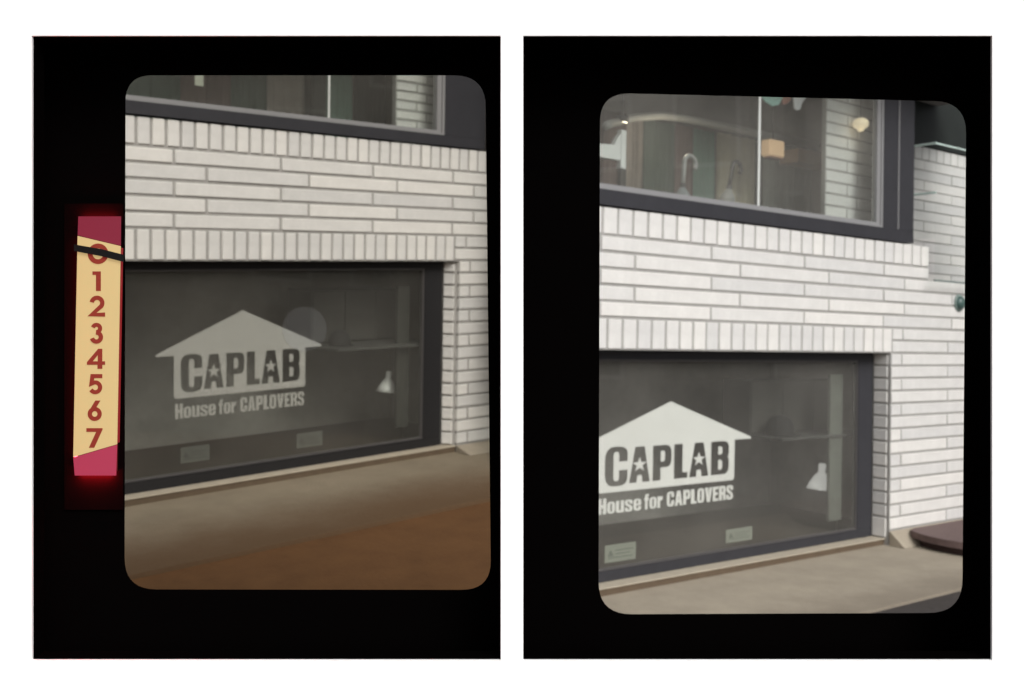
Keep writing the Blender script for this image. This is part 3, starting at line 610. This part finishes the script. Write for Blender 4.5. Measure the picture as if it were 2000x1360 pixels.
# ------------------------------------------------------------------ the building across the street, mirrored in the glass
ob = thing('building', 'grey building with rows of windows, mirrored faintly in the shop glass', 'building', T(17, -10, -.35))
bm = bmesh.new(); box(bm, .02, 6, 0, 22, 0, 7.5); obj('wall', bm, mat('grey render', (.34, .33, .31), .9, .2, noise=.15, nscale=.7), ob)
bm = bmesh.new(); box(bm, -.35, 6.2, -.2, 22.2, 7.501, 7.8); obj('roof', bm, M_ROADD, ob)
for k in range(9):
    for j, z in enumerate((.6, 3.0, 5.3)):
        bm = bmesh.new(); y = .6 + 2.4*k
        for bx in ((-.06, .019, y, y+.1, z, z+1.7), (-.06, .019, y+1.4, y+1.5, z, z+1.7), (-.06, .019, y+.101, y+1.399, z, z+.1), (-.06, .019, y+.101, y+1.399, z+1.6, z+1.7)): box(bm, *bx)
        f = obj('window', bm, M_WHITE if (k+j) % 3 else M_FRAME, ob)
        bm = bmesh.new(); box(bm, -.02, .018, y+.102, y+1.398, z+.102, z+1.598); obj('pane', bm, mat('dark far glass', (.02, .022, .025), .1, .5), f)

# ------------------------------------------------------------------ white display board with two viewfinders
DB = 1.2
# plan units of the board drawing, origin on its centre line; a layer d metres back is drawn at d/2000 m a unit
def plan(u, v, d): return ((u-1000)*d/2000, EYE - (v-612)*d/2000)
holes = ((62, 978, 70, 1290), (1022, 1938, 70, 1290))
bd_ = thing('display_board', 'white free standing board holding the two black viewfinders', 'board', T(0, DB, -.35))
bm = bmesh.new(); y0, y1 = 0, .03
h0 = [plan(h[0], h[3], DB) + plan(h[1], h[2], DB) for h in holes]
zl, zh = h0[0][1] + .35, h0[0][3] + .35; X0, X1, Z0, Z1 = -1.5, 1.5, 1.1, 3.4  # panel made wide and tall so its unseen part shades the left ground
grid_x = [X0, h0[0][0], h0[0][2], h0[1][0], h0[1][2], X1]; grid_z = [Z0, zl, zh, Z1]
vf = {(i, j): bm.verts.new((x, 0, z)) for i, x in enumerate(grid_x) for j, z in enumerate(grid_z)}
vb = {(i, j): bm.verts.new((x, y1, z)) for i, x in enumerate(grid_x) for j, z in enumerate(grid_z)}
solid = {(i, j) for i in range(5) for j in range(3)} - {(1, 1), (3, 1)}
for i, j in solid:
    q = [(i, j), (i+1, j), (i+1, j+1), (i, j+1)]
    bm.faces.new([vf[k] for k in q]); bm.faces.new([vb[k] for k in q][::-1])
    for (a, b), nb in zip(zip(q, q[1:]+q[:1]), ((i, j-1), (i+1, j), (i, j+1), (i-1, j))):
        if nb not in solid: bm.faces.new((vf[a], vb[a], vb[b], vf[b]))
obj('panel', bm, M_BOARD, bd_)
for x in (-1.3, 1.3):
    bm = bmesh.new(); box(bm, x-.03, x+.03, .031, .07, .0, 1.6, bev=.004)
    obj('leg', bm, M_BOARD, bd_)
    bm = bmesh.new(); box(bm, x-.04, x+.04, -.22, .0305, .0, .04, bev=.004); obj('foot', bm, M_BOARD, bd_)

def rounded(corners, n=9):
    """corner list (x, z, radius) -> outline"""
    return fillet([(c[0], c[1], c[2]) for c in corners], n)
def viewfinder(side, hole, ap, tint, label):
    yb = 1.30; x0, z0 = plan(hole[0], hole[3], DB); x1, z1 = plan(hole[1], hole[2], DB)
    vfd = thing('viewfinder', label, 'viewfinder', T((x0+x1)/2, DB, z0), 'viewfinders in the white board'); O = Vector(((x0+x1)/2, DB, z0))
    ex = (.045 if side == 'left' else .012, .012 if side == 'left' else .045)
    a0, a1, b0, b1 = x0-ex[0]-.012, x1+ex[1]+.012, z0-.05, z1+.05
    t = .006; bm = bmesh.new(); d0 = DB+.031
    for bx in ((a0-t, a0, d0, yb-.001, b0-t, b1+t), (a1, a1+t, d0, yb-.001, b0-t, b1+t), (a0, a1, d0, yb-.001, b0-t, b0), (a0, a1, d0, yb-.001, b1, b1+t)):
        box(bm, bx[0]-O.x, bx[1]-O.x, bx[2]-O.y, bx[3]-O.y, bx[4]-O.z, bx[5]-O.z)
    # a lip that lines the cut edge of the opening
    for bx in ((x0-.001, x0+.0006, DB+.004, d0, z0, z1), (x1-.0006, x1+.001, DB+.004, d0, z0, z1), (x0, x1, DB+.004, d0, z0-.001, z0+.0006), (x0, x1, DB+.004, d0, z1-.0006, z1+.001)):
        box(bm, bx[0]-O.x, bx[1]-O.x, bx[2]-O.y, bx[3]-O.y, bx[4]-O.z, bx[5]-O.z)
    obj('housing', bm, M_BLACK, vfd)
    pts = rounded([plan(u, v, yb) + (r/2000*yb,) for u, v, r in ap])
    outer = [(a0-t, b0-t), (a1+t, b0-t), (a1+t, b1+t), (a0-t, b1+t)]
    me = outline_mesh('mask_plate', [[(p[0]-O.x, p[1]-O.z) for p in outer], [(p[0]-O.x, p[1]-O.z) for p in pts]], .004)
    o = obj('mask_plate', me, M_BLACK, vfd); o.location = (0, yb+.002-O.y, 0)
    if side == 'left':
        cx, cz = plan(596, 643, yb+.01); r = 44/2000*yb
        xs = [p[0] for p in pts]; zs = [p[1] for p in pts]
        q = [(min(xs)-.01, min(zs)-.01), (max(xs)+.01, min(zs)-.01), (max(xs)+.01, max(zs)+.01), (min(xs)-.01, max(zs)+.01)]
        circ = [(cx + r*math.cos(k*math.pi/24), cz + r*math.sin(k*math.pi/24)) for k in range(48)]
        me = outline_mesh('lens', [[(p[0]-O.x, p[1]-O.z) for p in q], [(p[0]-O.x, p[1]-O.z) for p in circ]], .002)
        o = obj('lens', me, glass_mat('dimming lens', tint, 0), vfd); o.location = (0, yb+.006-O.y, 0)  # pane added across the opening to dim the left view
        bm = bmesh.new(); prism(bm, [((p[0]-cx)*.998+cx-O.x, (p[1]-cz)*.998+cz-O.z) for p in circ], 0, .002)
        o = obj('focusing_patch', bm, glass_mat('clear patch', (.93, .93, .92), 0, .10), vfd); o.location = (0, yb+.005-O.y, 0)
    return vfd, O, yb
LAP = [(243, 146, 52), (948, 146, 62), (959, 1154, 58), (241, 1153, 62)]
RAP = [(1172, 180, 60), (1890, 198, 62), (1882, 1199, 66), (1169, 1202, 66)]
viewfinder('right', holes[1], RAP, None, 'right viewfinder, black box with a plain rounded opening')
vl, O, yb = viewfinder('left', holes[0], LAP, (.89, .88, .855), 'left viewfinder, black box with a lit number scale')

# lit number scale beside the left opening
cream = mat('backlit cream film', (.25, .19, .09), .6, .2, emit=(.73, .52, .235), estr=.45)
pinkt = mat('backlit dull pink film', (.06, .006, .012), .6, .2, emit=(.26, .020, .045), estr=.50)
pinkb = mat('backlit pink film', (.08, .01, .018), .6, .2, emit=(.46, .042, .092), estr=.58)
edge = mat('dark red light body', (.1, .01, .01), .6, .2, emit=(.30, .012, .016), estr=.08)
glow = mat('dark red plastic', (.0030, .0011, .0012), .9, .0)
numr = mat('red numeral film', (.13, .02, .012), .6, .2, emit=(.26, .022, .013), estr=.4)
ys = yb - .014
def at(u, v, d=ys): p = plan(u, v, d); return (p[0]-O.x, p[1]-O.z)
sc = obj('scale_plate', (lambda bm: (prism(bm, [at(*p, yb-.004) for p in ((126, 398), (241, 398), (241, 996), (126, 996))], 0, .003), bm)[1])(bmesh.new()), glow, vl)
sc.location = (0, yb-.0045-O.y, 0)
def film(name, pts, m, y=0.0, th=.006, par=None):
    bm = bmesh.new(); prism(bm, [at(*p) for p in pts], 0, th); o = obj(name, bm, m, vl if par is None else par)
    o.location = (0, ys - O.y + y - (sc.location.y if par else 0), 0); return o
film('light_body', [(158, 432), (231, 432), (224, 922), (150, 922)], edge, .0012, .0085, sc)
def rim(pts, e):  # hidden emitters, added to throw the red glow round the scale
    film('light_rim', pts, mat(f'red rim light {e}', (.2, .02, .02), .6, .2, emit=(.9, .03, .05), estr=e), .0014, .0085, sc)
rim([(150, 925), (216, 925), (216, 928.5), (150, 928.5)], 200); rim([(156, 424.5), (222, 424.5), (222, 428), (156, 428)], 60)
rim([(143.6, 893), (146, 893), (154, 465), (152, 465)], 22); rim([(225, 866), (228, 866), (235, 484), (232, 484)], .12)
film('number_band', [(151.5, 461), (235.5, 481), (228.5, 868), (143, 893)], cream, 0, .001, sc)
film('end_band', [(153, 423), (236, 423), (235.6, 480), (151.7, 460)], pinkt, 0, .001, sc)['label'] = 'dull pink band above the zero'
film('end_band', [(143, 894), (228.3, 869), (226.5, 929), (146, 929)], pinkb, 0, .001, sc)['label'] = 'bright pink band below the seven'
for i, (u, v) in enumerate(((192, 496), (190, 549), (190, 599), (189, 651), (188, 701), (186.5, 750), (185.5, 802), (184, 855))):
    c0, c1 = plan(u, v, ys); k = ys/2000*.98; c1 -= 20*k; bm = bmesh.new()
    for q, shape in enumerate(NUM[i]):
        me = outline_mesh('numeral', [[(p[0]*k, p[1]*k) for p in L_] for L_ in shape], .0005); n0 = len(bm.verts); bm.from_mesh(me); bm.verts.ensure_lookup_table()
        for v_ in bm.verts[n0:]: v_.co.y -= .0004*q
    o = obj('numeral', bm, numr, sc); o.location = (c0-O.x, ys-.0008-O.y-sc.location.y, c1-O.z); o['label'] = f'dark red numeral {i}'
film('needle', [(147, 478), (200, 487), (243, 498), (243, 512), (200, 501), (147, 491)], mat('black needle', (.003, .003, .003), .6, .2), -.004, .002, None)
